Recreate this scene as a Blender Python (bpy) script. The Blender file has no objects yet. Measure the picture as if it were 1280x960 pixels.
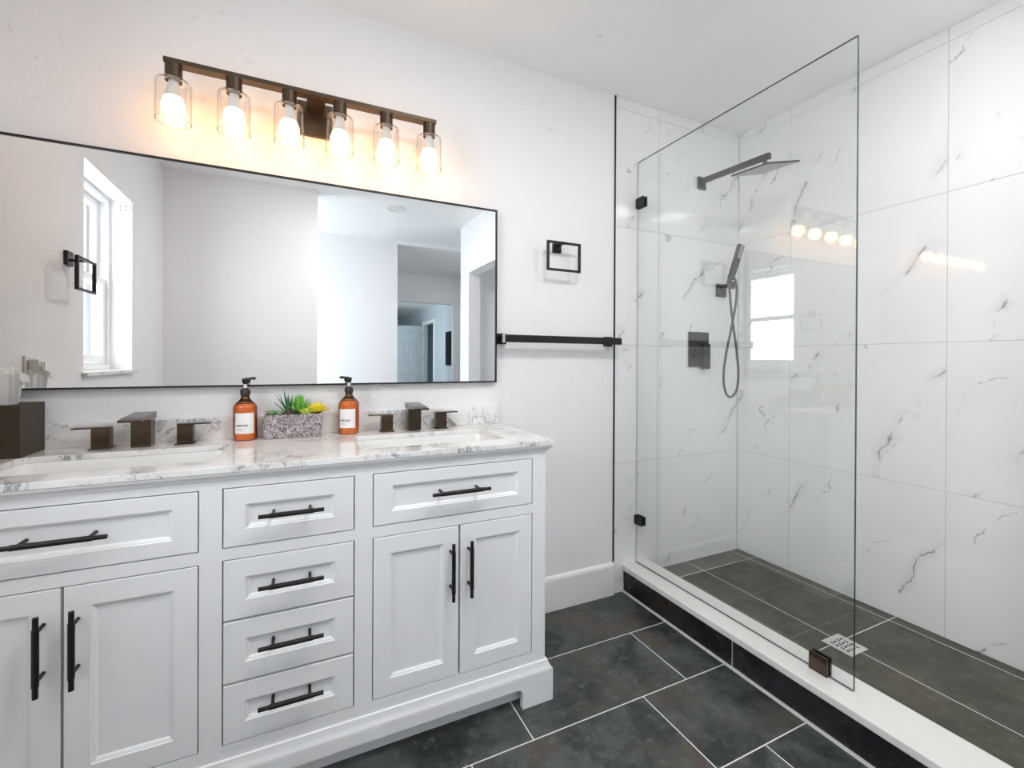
import bpy, bmesh, math, random
from mathutils import Vector, Matrix, Euler
random.seed(7)
sc = bpy.context.scene
COL = sc.collection
PI = math.pi

# ------------------------------------------------------------------ camera
F_PX, YAW, PITCH, ROLL, CY = 567.698, 0.440860, -0.0028708, 0.00455317, 452.674
cam = bpy.data.cameras.new('camera')
cam.sensor_fit = 'HORIZONTAL'; cam.sensor_width = 36.0
cam.lens = F_PX / 1280 * 36.0
cam.shift_y = (CY - 480) / 1280
cam.clip_start = 0.01; cam.clip_end = 60
co = bpy.data.objects.new('camera', cam); COL.objects.link(co)
_r = Vector((math.cos(YAW), -math.sin(YAW), 0))
_f = Vector((math.sin(YAW) * math.cos(PITCH), math.cos(YAW) * math.cos(PITCH), math.sin(PITCH)))
_u = _r.cross(_f)
_r2 = _r * math.cos(ROLL) + _u * math.sin(ROLL); _u2 = -_r * math.sin(ROLL) + _u * math.cos(ROLL)
M = Matrix((_r2, _u2, -_f)).transposed().to_4x4()
M.translation = Vector((0, 0, 1.14))
co.matrix_world = M
sc.camera = co

# ------------------------------------------------------------------ world, exposure
sc.view_settings.view_transform = 'Standard'; sc.view_settings.look = 'None'
sc.view_settings.gamma = 1.0; sc.view_settings.use_curve_mapping = False
sc.view_settings.exposure = 1.31
w = bpy.data.worlds.new('sky'); sc.world = w; w.use_nodes = True
w.node_tree.nodes['Background'].inputs[0].default_value = (0.82, 0.91, 1.0, 1)
w.node_tree.nodes['Background'].inputs[1].default_value = 1.6
sc.cycles.max_bounces = 16; sc.cycles.diffuse_bounces = 10; sc.cycles.glossy_bounces = 8
sc.cycles.transmission_bounces = 8; sc.cycles.transparent_max_bounces = 24
sc.cycles.caustics_reflective = False; sc.cycles.caustics_refractive = False
sc.cycles.sample_clamp_indirect = 6.0
sc.cycles.use_denoising = True

def area(name, loc, rot, sx, sy, power, color, shape='RECTANGLE', spread=PI):
    l = bpy.data.lights.new(name, 'AREA'); l.shape = shape; l.size = sx; l.size_y = sy
    l.energy = power; l.color = color; l.spread = spread
    o = bpy.data.objects.new(name, l); COL.objects.link(o); o.location = loc; o.rotation_euler = rot
    return o
BULB = 7.9
# daylight in the left wall's seen window and fill in its added, unseen one
area('window_or_fill_light', (-1.06, 0.703, 1.535), (0, -PI / 2, 0), 0.94, 0.62, 6.5, (0.93, 0.965, 1.0))
area('window_or_fill_light', (-1.06, -0.9, 1.09), (0, -PI / 2, 0), 1.8, 0.78, 14, (0.88, 0.94, 1.0))  # fill light through the added window
# ceiling downlights: first one real and unlit, the others added, unseen fill
CANS = [(0.76, -0.39, 0), (0.62, 0.42, 5.7), (1.55, 0.52, 2.2), (2.12, -1.95, 1.1)]
for x, y, p in CANS:
    if p: area('downlight', (x, y, 2.424 if x < 2 else 2.39), (0, 0, 0), 0.13 if x > 2 else 0.34, 0.13 if x > 2 else 0.34, p, (1.0, 0.985, 0.965), 'DISK')

# ------------------------------------------------------------------ materials
def newmat(name):
    m = bpy.data.materials.new(name); m.use_nodes = True
    nt = m.node_tree; nt.nodes.clear()
    out = nt.nodes.new('ShaderNodeOutputMaterial')
    return m, nt, out
class N:
    def __init__(s, nt): s.nt = nt
    def n(s, t, **k):
        nd = s.nt.nodes.new(t)
        for a, v in k.items(): setattr(nd, a, v)
        return nd
    def link(s, a, b): s.nt.links.new(a, b)
    def put(s, sock, v):
        if isinstance(v, bpy.types.NodeSocket): s.link(v, sock)
        elif isinstance(v, (tuple, list)) and len(v) == 3 and sock.type == 'RGBA': sock.default_value = (*v, 1)
        else: sock.default_value = v
    def math(s, op, a, b=0.0, c=0.0, clamp=False):
        nd = s.n('ShaderNodeMath', operation=op, use_clamp=clamp)
        s.put(nd.inputs[0], a); s.put(nd.inputs[1], b); s.put(nd.inputs[2], c)
        return nd.outputs[0]
    def noise(s, vec, scale, detail=3, rough=0.5, dist=0.0):
        nd = s.n('ShaderNodeTexNoise'); s.put(nd.inputs['Scale'], scale); nd.inputs['Detail'].default_value = detail
        nd.inputs['Roughness'].default_value = rough; nd.inputs['Distortion'].default_value = dist
        if vec is not None: s.link(vec, nd.inputs['Vector'])
        return nd.outputs['Fac']
    def ramp(s, fac, lo, hi, a=0.0, b=1.0):
        nd = s.n('ShaderNodeMapRange', interpolation_type='SMOOTHSTEP')
        s.put(nd.inputs[0], fac); s.put(nd.inputs[1], lo); s.put(nd.inputs[2], hi); s.put(nd.inputs[3], a); s.put(nd.inputs[4], b)
        return nd.outputs[0]
    def mix(s, fac, a, b):
        nd = s.n('ShaderNodeMix', data_type='RGBA')
        s.put(nd.inputs[0], fac); s.put(nd.inputs[6], a); s.put(nd.inputs[7], b)
        return nd.outputs[2]
    def pos(s): return s.n('ShaderNodeTexCoord').outputs['Object']
    def bump(s, h, strength, dist):
        nd = s.n('ShaderNodeBump'); nd.inputs['Strength'].default_value = strength; nd.inputs['Distance'].default_value = dist
        s.link(h, nd.inputs['Height']); return nd.outputs[0]
    def bsdf(s, color, rough=0.5, metal=0.0, normal=None, spec=0.5, coat=0.0, **kw):
        b = s.n('ShaderNodeBsdfPrincipled')
        s.put(b.inputs['Base Color'], color); s.put(b.inputs['Roughness'], rough); s.put(b.inputs['Metallic'], metal)
        b.inputs['Specular IOR Level'].default_value = spec; b.inputs['Coat Weight'].default_value = coat
        for k, v in kw.items(): s.put(b.inputs[k.replace('_', ' ')], v)
        if normal is not None: s.link(normal, b.inputs['Normal'])
        return b.outputs[0]

def simple(name, color, rough=0.5, metal=0.0, spec=0.5, bump=None, var=0.06, **kw):
    """procedural material: base colour with a faint noise variation, optional fine bump"""
    m, nt, out = newmat(name); g = N(nt)
    p = g.pos()
    f = g.noise(p, 14, 3)
    dark = tuple(c * (1 - var) for c in color); lite = tuple(min(1, c * (1 + var)) for c in color)
    c = g.mix(f, dark, lite)
    nrm = None
    if bump: nrm = g.bump(g.noise(p, bump[0], 3), bump[1], bump[2])
    g.link(g.bsdf(c, rough, metal, nrm, spec, **kw), out.inputs[0])
    return m

def paint_mat(name, color, tex=0.5):
    m, nt, out = newmat(name); g = N(nt); p = g.pos()
    h1 = g.noise(p, 70, 3, 0.55)
    h2 = g.noise(p, 9, 3, 0.6)
    patch = g.ramp(g.noise(p, 2.3, 2), 0.42, 0.66, 0.12, 1.0)
    blob = g.ramp(g.noise(p, 34, 4, 0.6), 0.60, 0.74)
    h = g.math('ADD', g.math('MULTIPLY', g.math('MULTIPLY', h1, patch), 0.8), g.math('MULTIPLY', h2, 0.9))
    h = g.math('ADD', h, g.math('MULTIPLY', blob, g.math('MULTIPLY', patch, 0.8)))
    g.link(g.bsdf(color, 0.42, 0, g.bump(h, tex, 0.004), 0.35), out.inputs[0])
    return m
M_WALL = paint_mat('white wall paint', (0.87, 0.87, 0.88), 0.8)
M_CEIL = paint_mat('ceiling paint', (0.93, 0.93, 0.925), 0.3)
M_GREY = paint_mat('far room wall paint', (0.55, 0.60, 0.63), 0.2)
M_TRIM = simple('satin white trim paint', (0.87, 0.87, 0.87), 0.3, var=0.02, bump=(20, 0.15, 0.002))
M_CAB = simple('satin cabinet paint', (0.88, 0.885, 0.895), 0.34, var=0.015)
M_CABIN = simple('cabinet interior', (0.10, 0.10, 0.10), 0.8)
M_VINYL = simple('white vinyl window frame', (0.82, 0.83, 0.84), 0.3, var=0.02)
M_BLACK = simple('matte black metal', (0.012, 0.012, 0.013), 0.38, 0.3, var=0.1)
M_BRONZE = simple('dark brushed bronze', (0.105, 0.078, 0.058), 0.20, 0.95, var=0.1)
M_BRONZE_L = simple('lamp bronze', (0.10, 0.072, 0.050), 0.34, 0.8, var=0.12)
M_STEEL = simple('brushed steel', (0.62, 0.62, 0.60), 0.3, 0.9, var=0.05)
M_CHROME = simple('chrome', (0.75, 0.75, 0.75), 0.12, 1.0, var=0.02)
M_PORC = simple('white porcelain', (0.84, 0.84, 0.83), 0.12, var=0.01, coat=0.3)
M_PLASTIC = simple('white plastic', (0.80, 0.79, 0.77), 0.35, var=0.03)
M_SCREEN = simple('black screen glass', (0.01, 0.012, 0.014), 0.12, var=0.02)
M_SILICONE = simple('clear silicone', (0.62, 0.63, 0.62), 0.4)
M_BLKRUB = simple('black plastic', (0.012, 0.012, 0.012), 0.25, var=0.1)
M_TISSBOX = simple('brown lacquered box', (0.040, 0.025, 0.013), 0.40, 0.1, spec=0.35, var=0.15)
def tissue_mat():
    m, nt, out = newmat('thin tissue paper'); g = N(nt)
    c = g.mix(g.noise(g.pos(), 60, 3), (0.94, 0.93, 0.91), (0.91, 0.90, 0.88))
    d = g.n('ShaderNodeBsdfDiffuse'); g.link(c, d.inputs[0]); t = g.n('ShaderNodeBsdfTranslucent'); g.link(c, t.inputs[0])
    mx = g.n('ShaderNodeMixShader'); mx.inputs[0].default_value = 0.5; g.link(d.outputs[0], mx.inputs[1]); g.link(t.outputs[0], mx.inputs[2]); g.link(mx.outputs[0], out.inputs[0]); return m
M_TISSUE = tissue_mat()
M_LABEL = simple('paper label', (0.88, 0.86, 0.86), 0.6, var=0.01)
M_INK = simple('label ink', (0.03, 0.03, 0.03), 0.7)
M_INKG = simple('grey label ink', (0.35, 0.35, 0.37), 0.7)
M_SOIL = simple('potting soil', (0.035, 0.028, 0.024), 0.95, var=0.4, bump=(120, 0.9, 0.004))

def mirror_mat():
    m, nt, out = newmat('silvered mirror'); g = N(nt)
    g.link(g.bsdf((0.90, 0.905, 0.90), 0.0, 1.0), out.inputs[0]); return m
M_MIRROR = mirror_mat()

def clear_glass(name, tint, ior=1.5, gloss=1.0, edge=None):
    """sheet glass: Fresnel reflection over tinted straight transmission"""
    m, nt, out = newmat(name); g = N(nt)
    geo = g.n('ShaderNodeNewGeometry')
    fr = g.n('ShaderNodeFresnel')
    g.put(fr.inputs['IOR'], g.math('ADD', ior, g.math('MULTIPLY', geo.outputs['Backfacing'], 1 / ior - ior)))
    tr = g.n('ShaderNodeBsdfTransparent'); g.put(tr.inputs[0], tint)
    if edge:   # longer path through the curved wall at grazing view
        lw = g.n('ShaderNodeLayerWeight'); lw.inputs['Blend'].default_value = 0.5
        g.link(g.mix(g.ramp(lw.outputs['Facing'], 0.62, 0.97), tint, edge), tr.inputs[0])
    gl = g.n('ShaderNodeBsdfGlossy'); gl.inputs['Roughness'].default_value = 0.0; g.put(gl.inputs['Color'], (1, 1, 1))
    mx = g.n('ShaderNodeMixShader'); g.put(mx.inputs[0], g.math('MULTIPLY', fr.outputs[0], gloss, clamp=True))
    g.link(tr.outputs[0], mx.inputs[1]); g.link(gl.outputs[0], mx.inputs[2]); g.link(mx.outputs[0], out.inputs[0])
    return m
M_GLASS = clear_glass('shower glass', (0.982, 0.995, 0.990), 1.62)
M_GEDGE = simple('polished green glass edge', (0.035, 0.06, 0.055), 0.12, var=0.1)
M_SHADE = clear_glass('lamp shade glass', (0.985, 0.98, 0.97), 1.5, edge=(0.50, 0.47, 0.43))
M_RIM = simple('ground glass rim', (0.30, 0.27, 0.23), 0.15)
M_WPANE = clear_glass('window pane glass', (0.98, 0.99, 0.99), 1.45)

def marble_tile():
    m, nt, out = newmat('marble look wall tile'); g = N(nt)
    geo = g.n('ShaderNodeNewGeometry')
    sep = g.n('ShaderNodeSeparateXYZ'); g.link(g.pos(), sep.inputs[0])
    rnd = geo.outputs['Random Per Island']
    s = g.math('ADD', g.math('SUBTRACT', sep.outputs[0], sep.outputs[1]), g.math('MULTIPLY', rnd, 43.7))
    z = g.math('ADD', sep.outputs[2], g.math('MULTIPLY', rnd, 17.3))
    comb = g.n('ShaderNodeCombineXYZ'); g.link(s, comb.inputs[0]); g.link(z, comb.inputs[1])
    P = comb.outputs[0]
    cs, sn = math.cos(math.radians(57)), math.sin(math.radians(57))
    b = g.math('SUBTRACT', g.math('MULTIPLY', z, cs), g.math('MULTIPLY', s, sn))
    def vein(period, warp, wscale, fine, width, m_scale, lo, hi, shift):
        bb = g.math('ADD', b, g.math('MULTIPLY', g.noise(P, wscale, 2), warp))
        bb = g.math('ADD', bb, g.math('MULTIPLY', g.noise(P, 16, 5, 0.7), fine))
        pp = g.math('PINGPONG', g.math('ADD', bb, shift), period)
        wd = g.math('MULTIPLY', g.ramp(g.noise(P, 11, 2), 0.3, 0.7, 0.25, 1.0), width)
        line = g.ramp(pp, 0.0, wd, 1.0, 0.0)
        mask = g.ramp(g.noise(P, m_scale, 3, 0.6), lo, hi)
        return g.math('MULTIPLY', line, mask), mask, pp
    v1, m1, p1 = vein(0.25, 0.35, 2.2, 0.06, 0.0085, 4.0, 0.50, 0.585, 0.0)
    v2, m2, p2 = vein(0.19, 0.45, 2.8, 0.07, 0.0055, 5.5, 0.51, 0.59, 0.37)
    halo = g.math('MULTIPLY', g.ramp(p1, 0.0, 0.05, 0.16, 0.0), m1)
    v = g.math('ADD', g.math('MULTIPLY', v1, 0.85), g.math('MULTIPLY', v2, 0.7), clamp=True)
    v = g.math('ADD', v, halo, clamp=True)
    base = g.mix(g.ramp(g.noise(P, 1.8, 3), 0.35, 0.7), (0.88, 0.88, 0.88), (0.85, 0.85, 0.855))
    col = g.mix(v, base, (0.31, 0.30, 0.30))
    wav = g.bump(g.noise(g.pos(), 3.0, 1), 0.12, 0.01)
    g.link(g.bsdf(col, 0.03, 0, wav, 0.85), out.inputs[0]); return m
M_MARBLE = marble_tile()
M_WGROUT = simple('pale grey wall grout', (0.50, 0.50, 0.49), 0.8)

def quartz():
    m, nt, out = newmat('veined white quartz'); g = N(nt); p = g.pos()
    warp = g.n('ShaderNodeTexNoise'); warp.inputs['Scale'].default_value = 5; warp.inputs['Detail'].default_value = 3
    g.link(p, warp.inputs['Vector'])
    vm = g.n('ShaderNodeVectorMath', operation='MULTIPLY_ADD'); g.link(warp.outputs['Color'], vm.inputs[0])
    vm.inputs[1].default_value = (0.35, 0.35, 0.35); g.link(p, vm.inputs[2])
    q = vm.outputs[0]
    n1 = g.math('ABSOLUTE', g.math('SUBTRACT', g.noise(q, 7, 5, 0.62, 0.6), 0.5))
    n2 = g.math('ABSOLUTE', g.math('SUBTRACT', g.noise(q, 17, 4, 0.6, 0.4), 0.5))
    mk = g.ramp(g.noise(p, 5.5, 3, 0.6), 0.42, 0.56)
    v = g.math('ADD', g.math('MULTIPLY', g.ramp(n1, 0.0, 0.024, 0.85, 0.0), mk), g.math('MULTIPLY', g.ramp(n2, 0.0, 0.026, 0.6, 0.0), mk), clamp=True)
    v = g.math('ADD', v, g.math('MULTIPLY', mk, 0.10), clamp=True)
    col = g.mix(v, (0.87, 0.865, 0.85), (0.30, 0.30, 0.32))
    g.link(g.bsdf(col, 0.13, 0, None, 0.5, 0.2), out.inputs[0]); return m
M_QUARTZ = quartz()
M_SILL = M_QUARTZ

def slate(name, c1, c2, c3, rough=0.34):
    m, nt, out = newmat(name); g = N(nt)
    geo = g.n('ShaderNodeNewGeometry'); rnd = geo.outputs['Random Per Island']
    vm = g.n('ShaderNodeVectorMath', operation='ADD'); g.link(g.pos(), vm.inputs[0])
    cx = g.n('ShaderNodeCombineXYZ'); g.link(g.math('MULTIPLY', rnd, 31.7), cx.inputs[0]); g.link(g.math('MULTIPLY', rnd, 12.9), cx.inputs[1])
    g.link(cx.outputs[0], vm.inputs[1]); p = vm.outputs[0]
    a = g.ramp(g.noise(p, 5, 6, 0.65, 0.5), 0.38, 0.66)
    b = g.ramp(g.noise(p, 3.1, 3, 0.6), 0.48, 0.70)
    c = g.ramp(g.noise(p, 26, 6, 0.75), 0.50, 0.72, 0.0, 0.75)
    col = g.mix(b, g.mix(a, c1, c2), c3)
    col = g.mix(c, col, tuple(x * 1.7 for x in c2))
    h = g.noise(p, 40, 5, 0.65)
    g.link(g.bsdf(col, g.ramp(g.noise(p, 9, 4), 0.3, 0.7, rough - 0.06, rough + 0.12), 0, g.bump(h, 0.25, 0.002), 0.45), out.inputs[0]); return m
M_SLATE = slate('dark slate floor tile', (0.018, 0.022, 0.023), (0.078, 0.090, 0.090), (0.082, 0.066, 0.052))
M_SLATE2 = slate('shower slate tile', (0.055, 0.056, 0.042), (0.088, 0.088, 0.069), (0.085, 0.077, 0.055), 0.42)
M_SLATE3 = slate('dark curb tile', (0.010, 0.010, 0.013), (0.028, 0.026, 0.031), (0.034, 0.024, 0.017), 0.26)
M_FGROUT = simple('white floor grout', (0.72, 0.72, 0.70), 0.8, var=0.08)

def planter_mat():
    m, nt, out = newmat('chiselled grey pink stone'); g = N(nt); p = g.pos()
    n1 = g.noise(p, 150, 3, 0.7, 1.2)
    n2 = g.noise(p, 60, 2)
    c = g.mix(g.ramp(n1, 0.44, 0.56), (0.10, 0.085, 0.09), (0.66, 0.60, 0.61))
    c = g.mix(g.math('MULTIPLY', n2, 0.4), c, (0.34, 0.29, 0.30))
    g.link(g.bsdf(c, 0.85, 0, g.bump(n1, 1.0, 0.004)), out.inputs[0]); return m
M_PLANTER = planter_mat()

def leaf_mat(name, base, tip, rough=0.4):
    """colour runs from the leaf's root to its tip, stored in the mesh as a root-to-tip coordinate"""
    m, nt, out = newmat(name); g = N(nt)
    at = g.n('ShaderNodeAttribute', attribute_name='along')
    f = g.math('ADD', at.outputs['Fac'], g.math('MULTIPLY', g.math('SUBTRACT', g.noise(g.pos(), 90, 2), 0.5), 0.5), clamp=True)
    c = g.mix(f, base, tip)
    g.link(g.bsdf(c, rough, 0, None, 0.4, Subsurface_Weight=0.0), out.inputs[0]); return m
M_ALOE = leaf_mat('dark aloe leaf', (0.10, 0.28, 0.07), (0.015, 0.085, 0.05))
M_BRIGHT = leaf_mat('bright green leaf', (0.03, 0.16, 0.015), (0.24, 0.62, 0.10))
M_LIME = leaf_mat('lime leaf', (0.20, 0.33, 0.03), (0.68, 0.80, 0.14))
M_YELLOW = leaf_mat('yellow petal', (0.62, 0.52, 0.02), (0.95, 0.84, 0.06))
M_SAGE = leaf_mat('sage green leaf', (0.10, 0.20, 0.08), (0.28, 0.42, 0.22))
M_PLUM = leaf_mat('plum brown leaf', (0.035, 0.03, 0.03), (0.17, 0.10, 0.11))

def amber():
    m, nt, out = newmat('amber plastic bottle'); g = N(nt)
    lw = g.n('ShaderNodeLayerWeight'); lw.inputs['Blend'].default_value = 0.35
    f = g.noise(g.pos(), 20, 2)
    c = g.mix(f, (0.52, 0.092, 0.004), (0.62, 0.14, 0.008))
    c = g.mix(g.ramp(lw.outputs['Facing'], 0.16, 0.52), c, (0.17, 0.010, 0.004))
    g.link(g.bsdf(c, 0.10, 0, None, 0.6, 0.5), out.inputs[0]); return m
M_AMBER = amber()

def amber_clear():
    m, nt, out = newmat('clear amber bottle shoulder'); g = N(nt)
    lw = g.n('ShaderNodeLayerWeight'); lw.inputs['Blend'].default_value = 0.4
    fr = g.n('ShaderNodeFresnel'); fr.inputs[0].default_value = 1.5
    tr = g.n('ShaderNodeBsdfTransparent'); g.put(tr.inputs[0], g.mix(lw.outputs['Facing'], (0.80, 0.50, 0.25), (0.15, 0.03, 0.01)))
    gl = g.n('ShaderNodeBsdfGlossy'); gl.inputs['Roughness'].default_value = 0.05
    mx = g.n('ShaderNodeMixShader'); g.link(fr.outputs[0], mx.inputs[0]); g.link(tr.outputs[0], mx.inputs[1]); g.link(gl.outputs[0], mx.inputs[2])
    g.link(mx.outputs[0], out.inputs[0]); return m
M_AMBERC = amber_clear()

def emit(name, color, strength):
    m, nt, out = newmat(name); g = N(nt)
    e = g.n('ShaderNodeEmission'); g.put(e.inputs[0], color); e.inputs[1].default_value = strength
    g.link(e.outputs[0], out.inputs[0]); return m
M_BULB = emit('lit bulb', (1.0, 0.50, 0.19), BULB)
M_CANLIT = emit('added downlight lens', (1.0, 0.98, 0.95), 0.75)  # lens of the added, unseen downlights

# ------------------------------------------------------------------ mesh helpers
def obj(name, bm, mat, parent=None, smooth=None, bevel=0.0, seg=2, recalc=True):
    if recalc: bmesh.ops.recalc_face_normals(bm, faces=bm.faces)
    me = bpy.data.meshes.new(name); bm.to_mesh(me); bm.free()
    o = bpy.data.objects.new(name, me); COL.objects.link(o)
    for m in (mat if isinstance(mat, (list, tuple)) else [mat]): me.materials.append(m)
    if smooth is not None:
        for p in me.polygons: p.use_smooth = True
        ang = math.radians(smooth)
        bm2 = bmesh.new(); bm2.from_mesh(me)
        for e in bm2.edges:
            if len(e.link_faces) == 2 and e.calc_face_angle(0) > ang: e.smooth = False
        bm2.to_mesh(me); bm2.free()
    if bevel:
        b = o.modifiers.new('soft edges', 'BEVEL'); b.width = bevel; b.segments = seg; b.limit_method = 'ANGLE'; b.angle_limit = math.radians(40)
        b.harden_normals = False
    if parent: o.parent = parent; o.matrix_parent_inverse = Matrix.Translation(-Vector(parent.location)) if not any(parent.rotation_euler) else parent.matrix_basis.inverted()
    return o
def box(bm, a, b, mi=0):
    x0, y0, z0 = a; x1, y1, z1 = b
    v = [bm.verts.new(p) for p in ((x0, y0, z0), (x1, y0, z0), (x1, y1, z0), (x0, y1, z0), (x0, y0, z1), (x1, y0, z1), (x1, y1, z1), (x0, y1, z1))]
    for f in ((0, 3, 2, 1), (4, 5, 6, 7), (0, 1, 5, 4), (1, 2, 6, 5), (2, 3, 7, 6), (3, 0, 4, 7)):
        fc = bm.faces.new([v[i] for i in f]); fc.material_index = mi
    return v
def B(*boxes):
    bm = bmesh.new()
    for b in boxes: box(bm, b[0], b[1])
    return bm
def tube(bm, p0, p1, r0, r1=None, n=24, caps=True, mi=0):
    r1 = r0 if r1 is None else r1
    p0, p1 = Vector(p0), Vector(p1); d = (p1 - p0).normalized()
    a = d.orthogonal().normalized(); b = d.cross(a)
    rings = []
    for p, r in ((p0, r0), (p1, r1)):
        rings.append([bm.verts.new(p + (a * math.cos(2 * PI * i / n) + b * math.sin(2 * PI * i / n)) * r) for i in range(n)])
    for i in range(n):
        f = bm.faces.new((rings[0][i], rings[0][(i + 1) % n], rings[1][(i + 1) % n], rings[1][i])); f.material_index = mi
    if caps:
        bm.faces.new(rings[0][::-1]).material_index = mi; bm.faces.new(rings[1]).material_index = mi
def lathe(bm, prof, c=(0, 0, 0), n=48, close=True):
    """prof: list of (r, z) bottom to top"""
    rings = []
    for r, z in prof:
        if r < 1e-6: rings.append([bm.verts.new((c[0], c[1], c[2] + z))])
        else: rings.append([bm.verts.new((c[0] + r * math.cos(2 * PI * i / n), c[1] + r * math.sin(2 * PI * i / n), c[2] + z)) for i in range(n)])
    for A, Bq in zip(rings, rings[1:]):
        for i in range(n):
            j = (i + 1) % n
            if len(A) == 1 and len(Bq) == 1: continue
            if len(A) == 1: bm.faces.new((A[0], Bq[j], Bq[i]))
            elif len(Bq) == 1: bm.faces.new((A[i], A[j], Bq[0]))
            else: bm.faces.new((A[i], A[j], Bq[j], Bq[i]))
def path_tube(bm, pts, r, n=12, closed=False):
    pts = [Vector(p) for p in pts]; rings = []
    up = None
    for i, p in enumerate(pts):
        t = (pts[min(i + 1, len(pts) - 1)] - pts[max(i - 1, 0)]).normalized()
        if up is None: up = t.orthogonal().normalized()
        up = (up - t * up.dot(t)).normalized(); s = t.cross(up)
        rings.append([bm.verts.new(p + (up * math.cos(2 * PI * k / n) + s * math.sin(2 * PI * k / n)) * r) for k in range(n)])
    for A, Bq in zip(rings, rings[1:]):
        for k in range(n): bm.faces.new((A[k], A[(k + 1) % n], Bq[(k + 1) % n], Bq[k]))
    bm.faces.new(rings[0][::-1]); bm.faces.new(rings[-1])
def catmull(pts, k=8):
    pts = [Vector(p) for p in pts]; P = [pts[0] * 2 - pts[1]] + pts + [pts[-1] * 2 - pts[-2]]; out = []
    for i in range(1, len(P) - 2):
        for j in range(k):
            t = j / k; a, b, c, d = P[i - 1], P[i], P[i + 1], P[i + 2]
            out.append(0.5 * ((2 * b) + (c - a) * t + (2 * a - 5 * b + 4 * c - d) * t * t + (3 * b - a - 3 * c + d) * t ** 3))
    out.append(pts[-1]); return out
def rrect(x0, y0, x1, y1, r, k=6):
    pts = []
    for cx, cy, a0 in ((x1 - r, y0 + r, -PI / 2), (x1 - r, y1 - r, 0), (x0 + r, y1 - r, PI / 2), (x0 + r, y0 + r, PI)):
        for i in range(k + 1):
            a = a0 + PI / 2 * i / k; pts.append((cx + r * math.cos(a), cy + r * math.sin(a)))
    return pts
def loft(bm, loops, cap0=True, cap1=True, mi=0):
    R = [[bm.verts.new(p) for p in L] for L in loops]; n = len(R[0])
    for A, Bq in zip(R, R[1:]):
        for i in range(n): bm.faces.new((A[i], A[(i + 1) % n], Bq[(i + 1) % n], Bq[i])).material_index = mi
    if cap0: bm.faces.new(R[0][::-1]).material_index = mi
    if cap1: bm.faces.new(R[-1]).material_index = mi
    return R
def plate_holes(outer, holes, to3, depth):
    """flat plate outline with holes in 2D, extruded: to3(u, v, d) -> xyz"""
    bm = bmesh.new(); edges = []; loops = []
    for L in [outer] + holes:
        vs = [bm.verts.new((u, v, 0)) for u, v in L]; loops.append(vs)
        for i in range(len(vs)): edges.append(bm.edges.new((vs[i], vs[(i + 1) % len(vs)])))
    bmesh.ops.triangle_fill(bm, use_beauty=True, use_dissolve=False, edges=edges, normal=(0, 0, 1))
    faces = list(bm.faces)
    vm = {v: bm.verts.new((v.co.x, v.co.y, depth)) for v in list(bm.verts)}
    for f in faces: bm.faces.new([vm[v] for v in reversed(f.verts)])
    for vs in loops:
        for i in range(len(vs)):
            a, b = vs[i], vs[(i + 1) % len(vs)]; bm.faces.new((a, b, vm[b], vm[a]))
    for v in bm.verts: v.co = Vector(to3(v.co.x, v.co.y, v.co.z))
    return bm

def thing(name, label, cat, loc=(0, 0, 0), group=None):
    o = bpy.data.objects.new(name, None); COL.objects.link(o); o.location = loc; o.empty_display_size = 0.05
    o['label'] = label; o['category'] = cat
    if group: o['group'] = group
    return o
def tag(o, label, cat, group=None):
    o['label'] = label; o['category'] = cat
    if group: o['group'] = group
    return o
def struct(name, bm, mat, parent=None, **k):
    o = obj(name, bm, mat, parent, **k)
    if parent is None: o['kind'] = 'structure'
    return o
def sempty(name, loc=(0, 0, 0)):
    o = bpy.data.objects.new(name, None); COL.objects.link(o); o.location = loc; o.empty_display_size = 0.05; o['kind'] = 'structure'; return o
def copy_tree(o, parent=None):
    c = o.copy(); COL.objects.link(c)
    if parent: c.parent = parent
    for ch in list(o.children): copy_tree(ch, c)
    return c

# ================================================================== SETTING
CH = 2.44           # ceiling height
XL, XR, YB = -0.83, 2.285, 1.80
W1 = (0.39, 1.016, 1.065, 2.005)      # window 1 opening y0, y1, z0, z1
W2 = (-1.30, -0.50, 0.18, 2.03)  # opening of the added window, out of view

# left wall with the seen window opening and an added one
def wall_with_openings(x0, x1, y0, y1, z0, z1, ops):
    bm = bmesh.new(); cur = y0
    for a, b, c, d in sorted(ops):
        box(bm, (x0, cur, z0), (x1, a, z1)); box(bm, (x0, a, z0), (x1, b, c)); box(bm, (x0, a, d), (x1, b, z1)); cur = b
    box(bm, (x0, cur, z0), (x1, y1, z1)); return bm
struct('wall_left', wall_with_openings(XL - 0.2, XL, -1.45, 1.9, 0, CH, [W1, W2]), M_WALL)
struct('wall_back', B(((XL, YB, 0), (1.398, YB + 0.1, CH))), M_WALL)
struct('wall_front', B(((XL, -0.35, 0), (0.135, -0.24, CH))), M_WALL)
struct('wall_rear', B(((XL - 0.2, -1.55, 0), (0.98, -1.45, CH))), M_WALL)
struct('wall_hall_left', B(((0.88, -3.0, 0), (0.98, -1.55, CH))), M_WALL)
bm = B(((0.88, -3.1, 0), (1.27, -3.0, 2.6)), ((1.27, -3.1, 1.985), (2.12, -3.0, 2.6)), ((2.12, -3.1, 0), (XR, -3.0, 2.6)))
struct('wall_hall_end', bm, M_WALL)
# partition beside the shower with the closet doorway
bm = B(((1.45, -0.71, 0), (1.565, -0.47, CH)), ((1.45, -0.47, 1.965), (1.565, 0.18, CH)), ((1.45, 0.18, 0), (XR, 0.28, CH)), ((1.565, -0.71, 0), (XR, -0.60, CH)))
struct('wall_partition', bm, M_WALL)
struct('wall_right', B(((XR, -3.1, 0), (XR + 0.1, YB + 0.1, CH))), M_WALL)
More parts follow.
